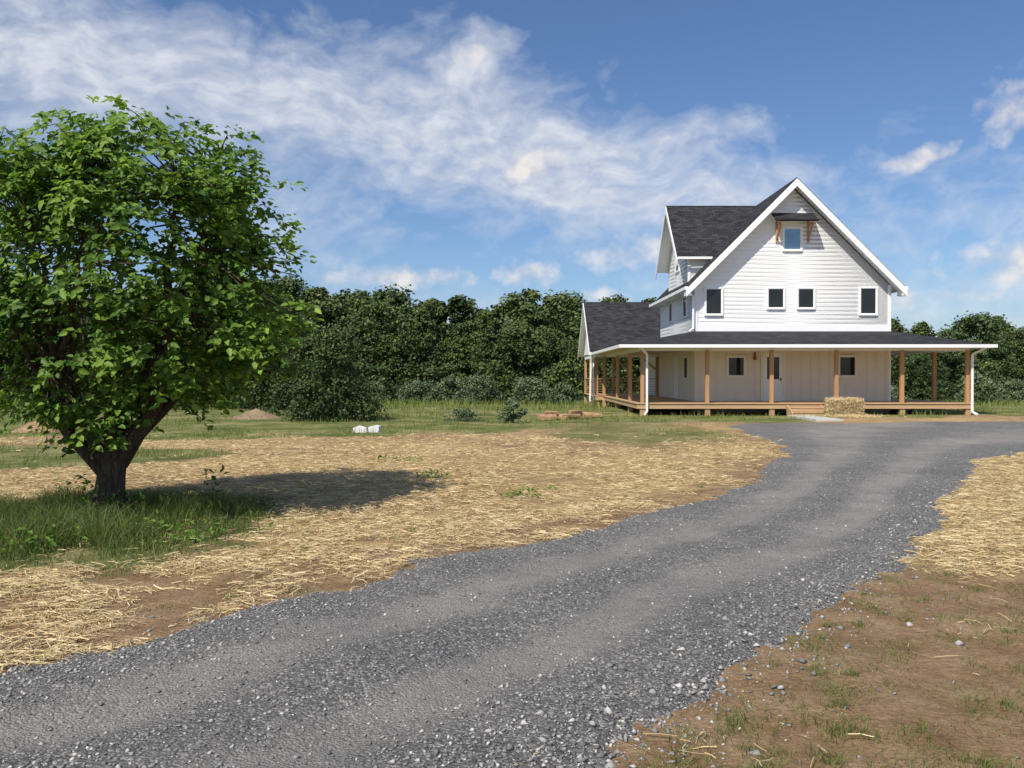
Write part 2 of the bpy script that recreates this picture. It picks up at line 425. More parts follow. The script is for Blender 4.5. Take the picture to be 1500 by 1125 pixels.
st,g,b_=zones(xx,yy);sd=road_sd(xx,yy);cl=fbm(xx*.5,yy*.5,97,4)
hx=(xx>4.6)&(xx<18.8)&(yy>34.5)&(yy<56)
k=(rng.random(n)<g**1.5*sst(.38,.58,cl))&(sd<-.2)&~hx;xx=xx[k];yy=yy[k];n=len(xx);cl=cl[k]
parts.append(blades(xx,yy,rng.uniform(.04,.13,n)*(.4+1.6*cl)*(1+sst(26,50,yy)*1.8),.0035*yy/12,np.clip(cl*1.3-.05+rng.normal(size=n)*.22,0,1)))
tx=[];ty=[];tk=[]
for _ in range(1800):
    y=3.3*math.exp(random.random()*math.log(5.5));x=random.uniform(-.66,.66)*y
    if road_sd(np.array([x]),np.array([y]))[0]>-.12: continue
    s_,g_,bb=zones(np.array([x]),np.array([y]))
    if random.random()>(.98 if bb[0]>.5 else .16): continue
    k=random.randint(8,80);r=random.uniform(.015,.09);sc=random.uniform(.6,1.5)
    tx+=list(np.random.normal(x,r,k));ty+=list(np.random.normal(y,r,k));tk+=[sc]*k
tx=np.array(tx);ty=np.array(ty);n=len(tx)
parts.append(blades(tx,ty,rng.uniform(.015,.055,n)*np.array(tk),rng.uniform(.0012,.0026,n),rng.uniform(.1,.8,n),.7))
V=np.concatenate([q[0] for q in parts]);off=0;F=[]
for q in parts: F.append(q[1]+off);off+=len(q[0])
npmesh('grass',V,np.concatenate(F),M_grass,{'shade':np.concatenate([q[2] for q in parts])})

# ---------------------------------------------------------------- foreground tree
T=empty('broadleaf_tree',(-4.72,10.2,0))
def hz(x,y): return float(H(np.array([x]),np.array([y]))[0])
bx,by=-4.72,10.2;bz=hz(bx,by)
br_=[]
br_.append(tube([(bx+.02,by,bz-.1),(bx+.02,by,bz+.06),(bx+.01,by,bz+.25),(bx+.03,by+.02,bz+.48),(bx+.05,by,bz+.70),(bx+.06,by,bz+.86)],[.29,.215,.165,.15,.17,.12],16,.12))
forks=[]
for (dx,dy,r0,z0) in ((-.55,.1,.095,.42),(.42,-.05,.11,.58),(.05,.4,.09,.6),(-.28,-.3,.085,.5),(.0,.02,.12,.62),(.6,.25,.07,.66)):
    s0=Vector((bx+.10*dx+.03,by+.1*dy,bz+z0));e=Vector((bx+dx*1.7,by+dy*1.7,bz+2.0+random.uniform(-.2,.4)))
    pts=[s0.lerp(e,k/6)+Vector((dx*.30*math.sin(math.pi*k/6)+random.uniform(-.035,.035),random.uniform(-.03,.03),0)) for k in range(7)]
    br_.append(tube(pts,[r0*(1-.5*k/6) for k in range(7)],9,.07));forks.append(pts)
prof_z=[1.02,1.3,1.65,2.1,2.6,3.3,3.95,4.35,4.66];prof_r=[.35,.95,1.62,1.98,1.98,1.74,1.62,1.2,.4]
def crown_r(z,th):
    r=np.interp(z,prof_z,prof_r)
    return r*(.66+.62*fbm(np.cos(th)*1.5+5+z*.8,np.sin(th)*1.5+z*1.2,48,3))
limb_pts=[]
for i in range(18):
    th=i*2.4+random.uniform(-.3,.3);zt=random.uniform(1.8,4.2);rr=float(crown_r(np.array([zt]),np.array([th]))[0])*.78
    f=min(forks,key=lambda q:(q[-1]-Vector((bx+math.cos(th)*.7,by+math.sin(th)*.7,q[-1].z))).length)
    s0=f[random.choice((3,4,5,6)) if zt>2.6 else random.choice((2,3))]
    e=Vector((bx+math.cos(th)*rr,by+math.sin(th)*rr,zt));mid=s0.lerp(e,.45)+Vector((-math.cos(th)*.08*rr,-math.sin(th)*.08*rr,.25))
    pts=[s0]
    for k in range(1,9):
        t=k/8;p=s0*(1-t)**2+mid*2*t*(1-t)+e*t*t
        pts.append(p+Vector([random.uniform(-.04,.04) for _ in range(3)]))
    r0=random.uniform(.035,.06);br_.append(tube(pts,[r0*(1-k/8)**.8+.008 for k in range(9)],7,.05))
    limb_pts+=pts[3:]
LP=np.array([tuple(p) for p in limb_pts])
ncl=135
zc=rng.uniform(1.1,4.5,ncl*4);w_=np.interp(zc,prof_z,prof_r);k=rng.random(len(zc))<w_/2.0;zc=zc[k][:ncl]
thc=(np.arange(len(zc))*2.39996+rng.normal(size=len(zc))*.25)%(2*np.pi);rc=crown_r(zc,thc)*rng.uniform(.70,.98,len(zc))
C=np.stack([bx+.05+np.cos(thc)*rc,by+np.sin(thc)*rc,zc],1)
C=np.concatenate([C,np.array([[-5.95,10.1,4.1],[-3.4,10.1,4.1],[-3.15,10.1,3.75],[-4.3,10.1,4.5],[-4.9,10.1,4.6],[-2.75,10.0,2.35],[-2.9,9.9,1.95],[-2.85,10.1,2.9],[-3.0,9.8,3.3],[-3.5,9.6,1.6]])])
pc=rng.integers(9,17,len(C));idx=np.repeat(np.arange(len(C)),pc)
sg_=rng.uniform(.13,.24,len(C))[idx][:,None]
tw=C[idx]+np.clip(rng.normal(size=(len(idx),3)),-1.8,1.8)*sg_*np.array([1.15,1.15,.75])
csh=(rng.normal(size=len(C))*.16)[idx]
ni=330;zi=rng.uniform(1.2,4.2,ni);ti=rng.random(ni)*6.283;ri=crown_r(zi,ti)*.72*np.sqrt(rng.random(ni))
tw=np.concatenate([tw,np.stack([bx+np.cos(ti)*ri,by+np.sin(ti)*ri,zi],1)]);csh=np.concatenate([csh,-.12+rng.normal(size=ni)*.1])  # inner twigs toned darker: crown shade put into the leaf colour
th=np.arctan2(tw[:,1]-by,tw[:,0]-bx)
LPp=[];LN=[];LD=[];LS=[];SH=[]
for i in range(len(tw)):
    e=tw[i];out=np.array([math.cos(th[i]),math.sin(th[i]),0.])
    d=out*.8+np.array([0,0,.3])+rng.normal(size=3)*.5;d/=np.linalg.norm(d)
    L=rng.uniform(.25,.52);st_=e-d*L*.5;dr=rng.uniform(.05,.22)
    ts=np.linspace(0.1,1,15);pp=st_+d*L*ts[:,None];pp[:,2]-=dr*ts**2
    if i%3==0:
        j=np.argmin(((LP-st_)**2).sum(1))
        br_.append(tube([LP[j],(LP[j]+st_)/2+rng.normal(size=3)*.05,st_,st_+d*L*.5-np.array([0,0,dr*.25])],[.012,.009,.006,.003],4))
    side_=np.cross(d,[0,0,1.]);side_/=np.linalg.norm(side_)+1e-6
    sg=np.where(np.arange(15)%2==0,1,-1)[:,None]
    dirs=side_*sg*.8+d*.6+rng.normal(size=(15,3))*.3+np.array([0,0,-.3])
    nn=np.array([0,0,1.])*.8+out*.4+np.array([-.15,-.25,0])+rng.normal(size=(15,3))*.42
    LPp.append(pp+rng.normal(size=(15,3))*.025);LN.append(nn);LD.append(dirs);LS.append(rng.uniform(.055,.12,15))
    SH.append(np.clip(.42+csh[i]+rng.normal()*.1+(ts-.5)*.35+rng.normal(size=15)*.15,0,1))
V,F,k=leaf_quads(np.concatenate(LPp),np.concatenate(LN),np.concatenate(LS),.60,True,np.concatenate(LD))
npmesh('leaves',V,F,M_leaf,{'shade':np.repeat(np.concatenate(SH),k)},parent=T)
V,F=merge(br_);npmesh('trunk_and_limbs',V,F,M_bark,smooth=True,parent=T)
# broad-leaved weeds in the long grass
P=[];S_=[]
for (x,y,h,r,kk) in ((-3.75,10.9,.42,.10,60),(-3.9,10.5,.22,.14,50),(-4.95,10.0,.45,.14,70),(-4.5,9.9,.25,.15,60),(-3.1,8.4,.15,.18,70),(-4.4,7.9,.22,.22,110),(-3.7,8.9,.16,.2,80),(-5.3,8.4,.3,.2,90),(-1.2,13.5,.12,.2,60),(.2,11.6,.10,.2,50),(-2.2,16.2,.10,.25,60)):
    q=np.stack([x+rng.normal(size=kk)*r,y+rng.normal(size=kk)*r,rng.uniform(.02,1,kk)*h],1);q[:,2]+=H(q[:,0],q[:,1]);P.append(q);S_.append(rng.uniform(.1,.7,kk))
P=np.concatenate(P);S_=np.concatenate(S_)
V,F,k=leaf_quads(P,rng.normal(size=P.shape)*.5+np.array([0,-.2,1]),rng.uniform(.04,.09,len(P)),.45,True)
npmesh('weeds',V,F,M_leaf,{'shade':np.repeat(S_,k)})

# ---------------------------------------------------------------- distant trees
def crown_mesh(name,h,r,nl,per,size,m,base=.15,seed=0,pw=1.5,lr0=.14,lr1=.32):
    R_=np.random.default_rng(seed);P=[];Nn=[];S=[]
    for i in range(nl):
        u=R_.random()**.9;zc=h*(base+(.97-base)*u)
        pr=(1-u**(pw*1.6))**.55
        th=R_.random()*6.283;rad=r*pr*math.sqrt(R_.random())*1.0
        lr=R_.uniform(lr0,lr1)*r*(1.05-.35*u)
        c=np.array([math.cos(th)*rad,math.sin(th)*rad,min(zc,h-lr*.7)])
        d=R_.normal(size=(per,3));d/=np.linalg.norm(d,axis=1,keepdims=True)
        P.append(c+d*lr*R_.uniform(.4,1.35,(per,1))*np.array([1,1,.85]))
        Nn.append(d*.6+R_.normal(size=(per,3))*.5+np.array([0,0,.5]));b_=R_.normal()*.15
        S.append(np.clip(.18+.35*u+b_+d[:,2]*.2+R_.normal(size=per)*.16,0,1))  # tops and upper lump sides lighter: sunlight painted into the leaf tone
    P=np.concatenate(P);Nn=np.concatenate(Nn);S=np.concatenate(S)
    sz=size*R_.uniform(.5,1.4,len(P))
    V,F,k=leaf_quads(P,Nn,sz,.75);S=np.repeat(S,4)
    tv,tf=tube([(0,0,-.3),(0,0,h*.35),(.1*r*.3,0,h*.75)],[h*.022+.02,h*.016+.015,h*.006],6)
    nv=len(V);V=np.concatenate([V,np.array(tv)]);F=np.concatenate([F,np.array(tf)+nv]);S=np.concatenate([S,np.zeros(len(tv))])
    V[:,2]=np.maximum(V[:,2],-.4)
    o=npmesh(name,V,F,m,{'shade':S});o.data.materials.append(M_bark)
    mi=np.zeros(len(F),np.int32);mi[-len(tf):]=1;o.data.polygons.foreach_set('material_index',mi)
    return o
FT=empty('distant_tree_line',(0,85,-1.6))
vari=[]
for i in range(8):
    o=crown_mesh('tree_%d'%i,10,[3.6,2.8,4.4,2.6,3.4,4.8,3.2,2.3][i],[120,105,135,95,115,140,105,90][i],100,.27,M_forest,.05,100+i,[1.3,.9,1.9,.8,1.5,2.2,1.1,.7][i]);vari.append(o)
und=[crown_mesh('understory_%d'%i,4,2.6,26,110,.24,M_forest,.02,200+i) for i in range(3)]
first=set()
def place(src,x,y,s,sz,name,par):
    if src.name in first: o=link(bpy.data.objects.new(name,src.data))
    else: first.add(src.name);o=src
    o.location=(x,y,hz(x,y)-.1);o.rotation_euler=(0,0,random.random()*6.28);o.scale=(s,s,sz)
    setp(o,par);return o
def topy(a):
    return np.interp(a,[-.7,-.25,-.2,-.15,-.1,-.075,-.03,0,.03,.08,.14,.2,.4,.45,.50,.56,.62,.8],[.108,.115,.114,.108,.102,.095,.099,.109,.101,.100,.092,.088,.07,.068,.069,.076,.080,.075])
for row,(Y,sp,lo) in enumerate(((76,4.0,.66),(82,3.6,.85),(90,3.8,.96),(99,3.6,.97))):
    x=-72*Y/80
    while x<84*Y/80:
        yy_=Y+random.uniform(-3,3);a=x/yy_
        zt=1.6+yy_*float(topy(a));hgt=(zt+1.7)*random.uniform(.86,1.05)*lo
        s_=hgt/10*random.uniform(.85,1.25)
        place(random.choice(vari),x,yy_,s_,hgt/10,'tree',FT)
        x+=sp*random.uniform(.65,1.25)*(Y/85)
x=-60
while x<75:
    yy_=69+random.uniform(-3,3)
    place(random.choice(und),x,yy_,random.uniform(.5,1.3),random.uniform(.4,1.1),'understory',FT);x+=random.uniform(2.2,4.5)
def solo(name,x,y,h,r,m,seed,nl=46,per=170,size=.14,base=.03,pw=1.2):
    o=crown_mesh(name,h,r,nl,per,size,m,base,seed,pw,.16,.34);o.location=(x,y,hz(x,y)-.05);return o
solo('cedar_tree',-6.3,31,3.2,1.6,M_cedar,301,120,190,.09,.02,.8)
solo('cedar_tree',-8.1,33.5,3.0,1.3,M_cedar,307,90,170,.10,.02,.6)
solo('deciduous_tree',-11.5,42,5.6,2.6,M_forest,302,100,190,.16)
solo('deciduous_tree',-15.5,44,5.6,2.9,M_forest,303,100,190,.16)
solo('deciduous_tree',-20,46,5.4,3.0,M_forest,304,90,190,.18)
solo('deciduous_tree',-25,47,5.8,3.0,M_forest,305,90,190,.18)
solo('shrub',0.05,29.3,.90,.48,M_shrub,310,30,130,.06)
solo('shrub',-1.7,30.8,.45,.8,M_shrub,311,24,80,.07)
for i,(x,y,h,r) in enumerate(((-2.3,58,2.0,1.7),(1.0,57,1.9,1.6),(-6.2,59,1.8,1.8),(-9.0,56,1.6,1.4),(3.4,60,1.6,1.4),(-4.2,62,2.2,1.6),(30,56,2.2,1.6),(26.5,62,1.8,1.7),(35,60,1.9,1.9),(-8,37,.9,1.2))):
    solo('shrub',x,y,h,r,M_shrub,320+i,40,120,.13)

# ---------------------------------------------------------------- small ground objects
def mound(name,x,y,rx,ry,h,m,seed,lump=.35):
    n=26;V=[];F=[]
    for j in range(n):
        for i in range(n):
            u=i/(n-1)*2-1;v=j/(n-1)*2-1;r=math.hypot(u,v)
            f=max(0,1-r)**.8;zz_=h*f*(1-lump+2*lump*float(fbm(np.array([u*3+seed]),np.array([v*3.]),seed,4)[0]))
            X=x+u*rx;Y=y+v*ry;V.append((X,Y,hz(X,Y)-.02+zz_ - (.03 if r>.97 else 0)))
    for j in range(n-1):
        for i in range(n-1):
            k=j*n+i;F.append((k,k+1,k+n+1,k+n))
    return pyobj(name,V,F,m)
mound('dirt_mound',-9.3,31.5,1.0,.8,.28,M_brown,7,.6)
mound('dirt_mound',-13.6,25.0,.8,.6,.30,M_clay,9,.6)
LG=empty('log_pile',(2.0,32,0));parts_=[]
m,nt,bb=mat('split_log');nt.links.new(ramp(nt,noise(nt,pos(nt),7,5,.7),[(.3,(.22,.12,.065)),(.7,(.48,.30,.16))]),bb.inputs['Base Color']);bb.inputs['Roughness'].default_value=.9
for i,(x,y,a,L,r,z) in enumerate(((1.25,31.2,.2,.7,.13,.09),(1.55,31.5,-.15,.6,.12,.09),(1.4,31.35,.35,.5,.10,.25),(2.1,32.0,.35,.9,.11,.09),(2.6,32.6,-.1,.8,.13,.10),(2.35,32.3,.7,.6,.09,.24),(3.1,33.2,.1,.7,.10,.08),(1.9,31.1,1.2,.35,.09,.07))):
    dx,dy=math.cos(a)*L/2,math.sin(a)*L/2;zz_=hz(x,y)+z
    pts=[(x-dx,y-dy,zz_),(x-dx*.98,y-dy*.98,zz_),(x,y,zz_+.01),(x+dx*.98,y+dy*.98,zz_),(x+dx,y+dy,zz_)]
    parts_.append(tube(pts,[.005,r,r*.95,r*.9,.005],9,.14))
V,F=merge(parts_);pyobj('logs',V,F,m,LG)
# low pale concrete chunk: wedge leaning on a block
b_=Boxes();z=hz(-4.1,24.5)
b_.prism([(-4.42,24.3,z),(-4.05,24.32,z),(-4.10,24.32,z+.14),(-4.30,24.3,z+.20),(-4.46,24.3,z+.13)],(0,.25,0))
b_.prism([(-4.045,24.4,z),(-3.74,24.4,z),(-3.74,24.42,z+.18),(-3.84,24.4,z+.21),(-4.04,24.4,z+.16)],(.03,.25,0))
b_.out('concrete_rubble',M_pale,bev=.015)
Boxes().box(10.65,11.6,30.4,33.6,-.02,.075).out('paving_slab',M_concrete,bev=.01)
HB=empty('hay_bale',(12.8,33.6,0))
m,nt,bb=mat('hay');p=pos(nt)
f=noise(nt,p,16,6,.8,.8)
nt.links.new(ramp(nt,f,[(.3,(.24,.16,.065)),(.7,(.62,.47,.23))]),bb.inputs['Base Color']);bb.inputs['Roughness'].default_value=.95;bump(nt,bb,f,.08,1)
M_hay=m
nu,nv=48,26;V=[];F=[]
se=lambda w,e:math.copysign(abs(w)**e,w)
for j in range(nv):
    ph=-math.pi/2+math.pi*j/(nv-1)
    for i in range(nu):
        t_=2*math.pi*i/nu;x=se(math.cos(ph),.4)*se(math.cos(t_),.4);y=se(math.cos(ph),.4)*se(math.sin(t_),.4);zq=se(math.sin(ph),.45)
        d_=1+.16*(float(fbm(np.array([x*2.5+zq*3]),np.array([y*2.5+zq*2+9]),66,4)[0])-.5)
        V.append((12.77+x*.66*d_*(1-.06*zq),33.55+y*.32*d_,.34+zq*.35*d_-.03*x*zq))
for j in range(nv-1):
    for i in range(nu): F.append((j*nu+i,j*nu+(i+1)%nu,(j+1)*nu+(i+1)%nu,(j+1)*nu+i))
pyobj('bale',V,F,M_hay,HB)
n=9000;P=np.stack([rng.uniform(12.08,13.46,n),33.24+rng.normal(size=n)*.04,rng.uniform(0,.69,n)],1)
tp=rng.random(n)<.35;P[tp,2]=.68+rng.normal(size=tp.sum())*.025;P[tp,1]=rng.uniform(33.3,33.85,tp.sum());P[tp,0]=rng.uniform(12.18,13.38,tp.sum())
bt=rng.random(n)<.2;P[bt,2]=rng.uniform(.03,.10,bt.sum());P[bt,1]=33.2-np.abs(rng.normal(size=bt.sum())*.25);P[bt,0]=12.77+rng.normal(size=bt.sum())*.6
V,F,k=leaf_quads(P,rng.normal(size=(n,3))+np.array([0,-1,.6]),rng.uniform(.08,.24,n),.07)
npmesh('loose_straw',V,F,M_straw,{'shade':np.repeat(rng.random(n),4)},parent=HB)

# ---------------------------------------------------------------- farmhouse
HS=empty('farmhouse',(12.1,41.5,0))
x0,x1,xc=7.92,16.33,12.125
yf,yb=37.6,46.4
B=Boxes();B.prism([(x0,yf,.35),(x1,yf,.35),(x1,yf,5.5),(xc,yf,9.7),(x0,yf,5.5)],(0,yb-yf,0))
B.prism([(x0+.004,39,5.2),(x0+.004,44,5.2),(x0+.004,44,6.9),(x0+.004,41.5,9.38),(x0+.004,39,6.9)],(2.9,0,0))
B.box(8.0,15.9,yb-.1,48,.35,2.75)
B.box(8.1,13,47.4,54.6,.35,2.8)
B.out('walls',M_white,HS)
Boxes().box(x0-.01,x1+.01,yf-.01,yb+.01,-.2,.35).box(8.05,13.05,46.5,54.7,-.2,.348).out('foundation',M_concrete,HS)
V=[];F=[]
def lap(p,q,p2,q2,n,):
    k=len(V);n=Vector(n)
    V.extend([tuple(Vector(p)+n*.017),tuple(Vector(q)+n*.017),tuple(Vector(q2)+n*.010),tuple(Vector(p2)+n*.010),tuple(Vector(p)+n*.004),tuple(Vector(q)+n*.004)])
    F.extend([(k,k+1,k+2,k+3),(k+4,k+5,k+1,k)])
st=.18
z=3.42
while z<9.6:
    zt=min(z+st,9.66)
    hb=min(x1-xc,9.7-z);ht=min(x1-xc,9.7-zt)
    lap((xc-hb,yf,z),(xc+hb,yf,z),(xc+ht,yf,zt),(xc-ht,yf,zt),(0,-1,0));z+=st
z=3.42
while z<5.5:
    lap((x0,yb,z),(x0,yf,z),(x0,yf,min(z+st,5.5)),(x0,yb,min(z+st,5.5)),(-1,0,0));z+=st
z=5.5
while z<9.3:
    hb=min(2.5,9.4-z);ht=min(2.5,9.4-z-st)
    if ht>0: lap((x0,41.5+hb,z),(x0,41.5-hb,z),(x0,41.5-ht,z+st),(x0,41.5+ht,z+st),(-1,0,0))
    z+=st
z=5.6
while z<6.95:
    lap((x0-.01,39,z),(10.2,39,z),(10.2,39,z+st),(x0-.01,39,z+st),(0,-1,0));z+=st
pyobj('lap_siding',V,F,M_white,HS)
B=Boxes();B.box(x0-.02,x1+.02,yf-.02,yf,.5,3.4);B.box(x0-.02,x0,yf,yb,.5,3.4);B.box(x1,x1+.02,yf,yb,.5,3.4)
B.box(7.98,8.0,46.41,47.98,.5,2.75)
x=x0+.15
while x<x1:
    if not(10.75<x<11.82 or 9.2<x<10.17 or 14.02<x<14.96): B.box(x-.022,x+.022,yf-.042,yf-.02,.5,3.3)
    x+=.405
y=yf+.3
while y<yb: B.box(x0-.042,x0-.02,y-.022,y+.022,.5,3.3);y+=.405
for (a,c) in ((9.2,10.17),(14.02,14.96)):
    xm=(a+c)/2;B.box(xm-.022,xm+.022,yf-.042,yf-.02,.5,1.42);B.box(xm-.022,xm+.022,yf-.042,yf-.02,2.6,3.3)
B.out('board_and_batten',M_cream,HS)
B=Boxes();B.box(x0-.045,x0+.10,yf-.045,yf+.10,3.4,5.52);B.box(x1-.10,x1+.045,yf-.045,yf+.10,3.4,5.52)
B.box(x0+.1,x1-.1,yf-.04,yf-.004,3.42,3.80)
B.box(x0-.04,x0+.08,38.955,39.08,5.5,6.9)
B.box(x1-.06,x1+.05,yf-.05,yf+.08,.5,3.3)
B.out('corner_boards',M_trim,HS,.006)
def roof(name,quad,th=.12,parent=HS,m=M_roof):
    q=[Vector(v) for v in quad];nrm=(q[1]-q[0]).cross(q[-1]-q[0]).normalized()
    if nrm.z<0: nrm=-nrm
    u=(q[1]-q[0]).normalized();w=nrm.cross(u)
    n=len(q);V=[tuple(v) for v in q]+[tuple(v-nrm*th) for v in q]
    F=[tuple(range(n)),tuple(reversed(range(n,2*n)))]+[(i,i+n,(i+1)%n+n,(i+1)%n) for i in range(n)]
    o=pyobj(name,V,F,m,parent,uv=lambda v:((v-q[0]).dot(u),(v-q[0]).dot(w)))
    import bmesh
    bm=bmesh.new();bm.from_mesh(o.data);bmesh.ops.recalc_face_normals(bm,faces=bm.faces);bm.to_mesh(o.data);bm.free()
    o.data.materials.append(M_trim);o.data.polygons[1].material_index=1
    return o
ry0,ry1=37.05,46.75
roof('main_roof_left',[(7.5,ry0,5.42),(7.5,ry1,5.42),(xc,ry1,10.045),(xc,ry0,10.045)])
roof('main_roof_right',[(16.75,ry1,5.42),(16.75,ry0,5.42),(xc,ry0,10.045),(xc,ry1,10.045)])
roof('dormer_roof_front',[(7.35,38.7,6.90),(9.0,38.7,6.90),(11.8,41.5,9.70),(7.35,41.5,9.70)])
roof('dormer_roof_rear',[(9.0,44.3,6.90),(7.35,44.3,6.90),(7.35,41.5,9.70),(11.8,41.5,9.70)])
ex0,ex1,ey=4.35,18.98,34.3
roof('porch_roof_front',[(ex0,ey,2.84),(ex1,ey,2.84),(x1+.02,yf-.03,3.52),(x0-.03,yf-.03,3.52)],.06)
roof('porch_roof_left',[(ex0,47.3,2.84),(ex0,ey,2.84),(x0-.03,yf-.03,3.52),(x0-.03,47.3,3.52)],.06)
roof('porch_roof_right',[(ex1,ey,2.84),(ex1,45,2.84),(x1+.02,45,3.52),(x1+.02,yf-.03,3.52)],.06)
roof('wing_roof_front',[(4.2,46.95,2.88),(13.3,46.95,2.88),(13.3,51,5.92),(4.2,51,5.92)],.12)
roof('wing_roof_rear',[(13.3,55.05,2.88),(4.2,55.05,2.88),(4.2,51,5.92),(13.3,51,5.92)],.12)
B=Boxes()
def rake(P,Q,drop,ext): B.prism([P,Q,(Q[0],Q[1],Q[2]-drop),(P[0],P[1],P[2]-drop)],ext)
rake((7.42,ry0-.04,5.29),(xc,ry0-.04,9.995),.33,(0,.038,0));rake((16.83,ry0-.04,5.29),(xc,ry0-.04,9.995),.33,(0,.038,0))
rake((7.31,38.62,6.77),(7.31,41.5,9.65),.28,(.036,0,0));rake((7.31,44.38,6.77),(7.31,41.5,9.65),.28,(.036,0,0))
rake((4.16,46.9,2.80),(4.16,51,5.87),.24,(.036,0,0));rake((4.16,55.1,2.80),(4.16,51,5.87),.24,(.036,0,0))
B.prism([(7.6,ry0,5.31),(xc,ry0,9.84),(xc,ry0,9.78),(7.66,ry0,5.28)],(0,.5,0));B.prism([(16.65,ry0,5.31),(xc,ry0,9.84),(xc,ry0,9.78),(16.59,ry0,5.28)],(0,.5,0))
B.box(7.5,x0,yf,ry1-.1,5.24,5.29)
B.box(7.42,7.62,ry0,ry0+.5,5.02,5.28);B.box(16.63,16.83,ry0,ry0+.5,5.02,5.28)
B.out('rake_boards_and_soffits',M_trim,HS)
Boxes().prism([(4.5,47.3,2.85),(4.5,54.7,2.85),(4.5,51,5.65)],(.1,0,0)).out('wing_gable',M_white,HS)
B=Boxes()
B.box(7.36,7.498,ry0,ry1,5.26,5.40);B.box(16.752,16.89,ry0,ry1,5.26,5.40)
B.box(ex0-.12,ex1+.12,ey-.13,ey-.005,2.70,2.83);B.box(ex0-.13,ex0-.005,ey,46.9,2.70,2.83);B.box(ex1+.005,ex1+.13,ey,45,2.70,2.83)
B.box(4.12,7.9,46.82,46.945,2.72,2.86);B.box(7.35,8.9,38.58,38.695,6.77,6.88)
def spout(pts):
    for a,c in zip(pts[:-1],pts[1:]): B.bar(a,c,.085,.07)
spout([(5.05,34.24,2.74),(5.40,34.78,2.45),(5.40,34.78,.15),(5.28,34.5,.05)])
spout([(18.75,34.24,2.74),(18.42,34.78,2.45),(18.42,34.78,.15),(18.5,34.5,.05)])
spout([(7.45,37.2,5.28),(7.80,37.45,5.0),(7.80,37.45,3.62),(7.6,37.2,3.5)])
spout([(4.3,46.8,2.74),(4.42,47.15,2.5),(4.42,47.15,.3),(4.25,46.95,.1)])
spout([(4.25,46.7,2.72),(4.25,46.85,2.3),(4.2,46.85,.2)])
B.out('gutters_and_downspouts',M_trim,HS,.008)
posts=[(5.25,35),(7.86,35),(10.45,35),(13.06,35),(15.70,35),(18.34,35),(18.34,37.75),(18.34,41),(18.34,44.6),(5.2,38.2),(5.2,42.8),(5.0,47.2),(4.62,47.4),(6.35,47.4),(4.62,51),(4.62,54.5),(6.35,54.5),(7.9,47.35)]
B=Boxes()
for px,py in posts: B.box(px-.075,px+.075,py-.075,py+.075,.5,2.62)
for px in (7.9,6.35): B.bar((px-.75,47.4,2.55),(px-.08,47.4,1.95),.09)
B.out('porch_posts',M_post,HS,.008)
B=Boxes()
for px,py in posts: B.box(px-.10,px+.10,py-.10,py+.10,-.2,.28)
B.out('porch_piers',M_deckY,HS)
B=Boxes();B.box(4.98,18.55,34.82,37.55,.462,.50);B.box(4.98,7.9,37.553,47.2,.462,.50);B.box(16.36,18.55,37.553,45,.462,.50);B.box(4.5,8.05,47.203,54.6,.462,.50)
B.box(5.02,18.51,34.86,34.91,.27,.458);B.box(5.02,5.07,34.915,47.2,.27,.458);B.box(18.46,18.51,34.915,45,.27,.458);B.box(4.52,8,47.22,47.27,.27,.458)
B.box(11.05,12.45,34.42,34.80,.30,.345);B.box(11.05,12.45,34.05,34.41,.13,.175);B.box(11.07,12.43,34.44,34.47,.175,.298);B.box(11.07,12.43,34.07,34.10,-.02,.128)
for xx_ in (11.05,12.40): B.prism([(xx_-.05,34.04,-.02),(xx_-.05,34.81,-.02),(xx_-.05,34.81,.44),(xx_-.05,34.42,.29),(xx_-.05,34.04,.12)],(.045,0,0))
B.out('porch_deck_and_steps',M_deck,HS,.004)
B=Boxes();B.box(5.12,18.44,35.0,35.1,2.60,2.75);B.box(5.12,5.27,35.1,47.2,2.60,2.75);B.box(18.27,18.42,35.1,45,2.60,2.75);B.box(4.55,8,47.33,47.47,2.60,2.78);B.box(4.55,4.69,47.48,54.6,2.60,2.78)
B.out('porch_beams',M_trim,HS)
B=Boxes();B.box(ex0+.02,ex1-.02,ey+.01,yf-.03,2.752,2.772);B.box(ex0+.02,x0-.03,yf-.025,46.8,2.752,2.772);B.box(x1+.03,ex1-.02,yf-.025,45,2.752,2.772)
B.out('porch_ceiling',M_soffit,HS)
B=Boxes()
for (a,c) in (((4.62,47.4),(6.35,47.4)),((6.35,47.4),(7.9,47.4)),((4.62,47.4),(4.62,51)),((4.62,51),(4.62,54.5)),((4.62,54.5),(6.35,54.5)),((6.35,54.5),(8,54.5))):
    B.bar((a[0],a[1],1.42),(c[0],c[1],1.42),.09,.05)
    for k in range(6): B.bar((a[0],a[1],.62+k*.13),(c[0],c[1],.62+k*.13),.018)
B.out('porch_railing',M_deckY,HS)
FR=Boxes();GL=Boxes();SA=Boxes()
def win(xa,xb,za,zb,yw,t=.075,fr=None,gl=None):
    fr=fr or FR;gl=gl or GL
    fr.box(xa-t,xa,yw-.075,yw-.004,za-t,zb+t);fr.box(xb,xb+t,yw-.075,yw-.004,za-t,zb+t)
    fr.box(xa,xb,yw-.075,yw-.004,zb,zb+t);fr.box(xa-.02,xb+.02,yw-.095,yw-.004,za-t,za)
    s=.022
    SA.box(xa,xa+s,yw-.055,yw-.01,za,zb);SA.box(xb-s,xb,yw-.055,yw-.01,za,zb);SA.box(xa+s,xb-s,yw-.055,yw-.01,za,za+s);SA.box(xa+s,xb-s,yw-.055,yw-.01,zb-s,zb)
    gl.box(xa+s,xb-s,yw-.036,yw-.030,za+s,zb-s)
win(8.38,9.05,4.26,5.35,yf);win(11.06,11.73,4.53,5.35,yf);win(12.36,13.03,4.53,5.35,yf);win(15.05,15.72,4.27,5.37,yf)
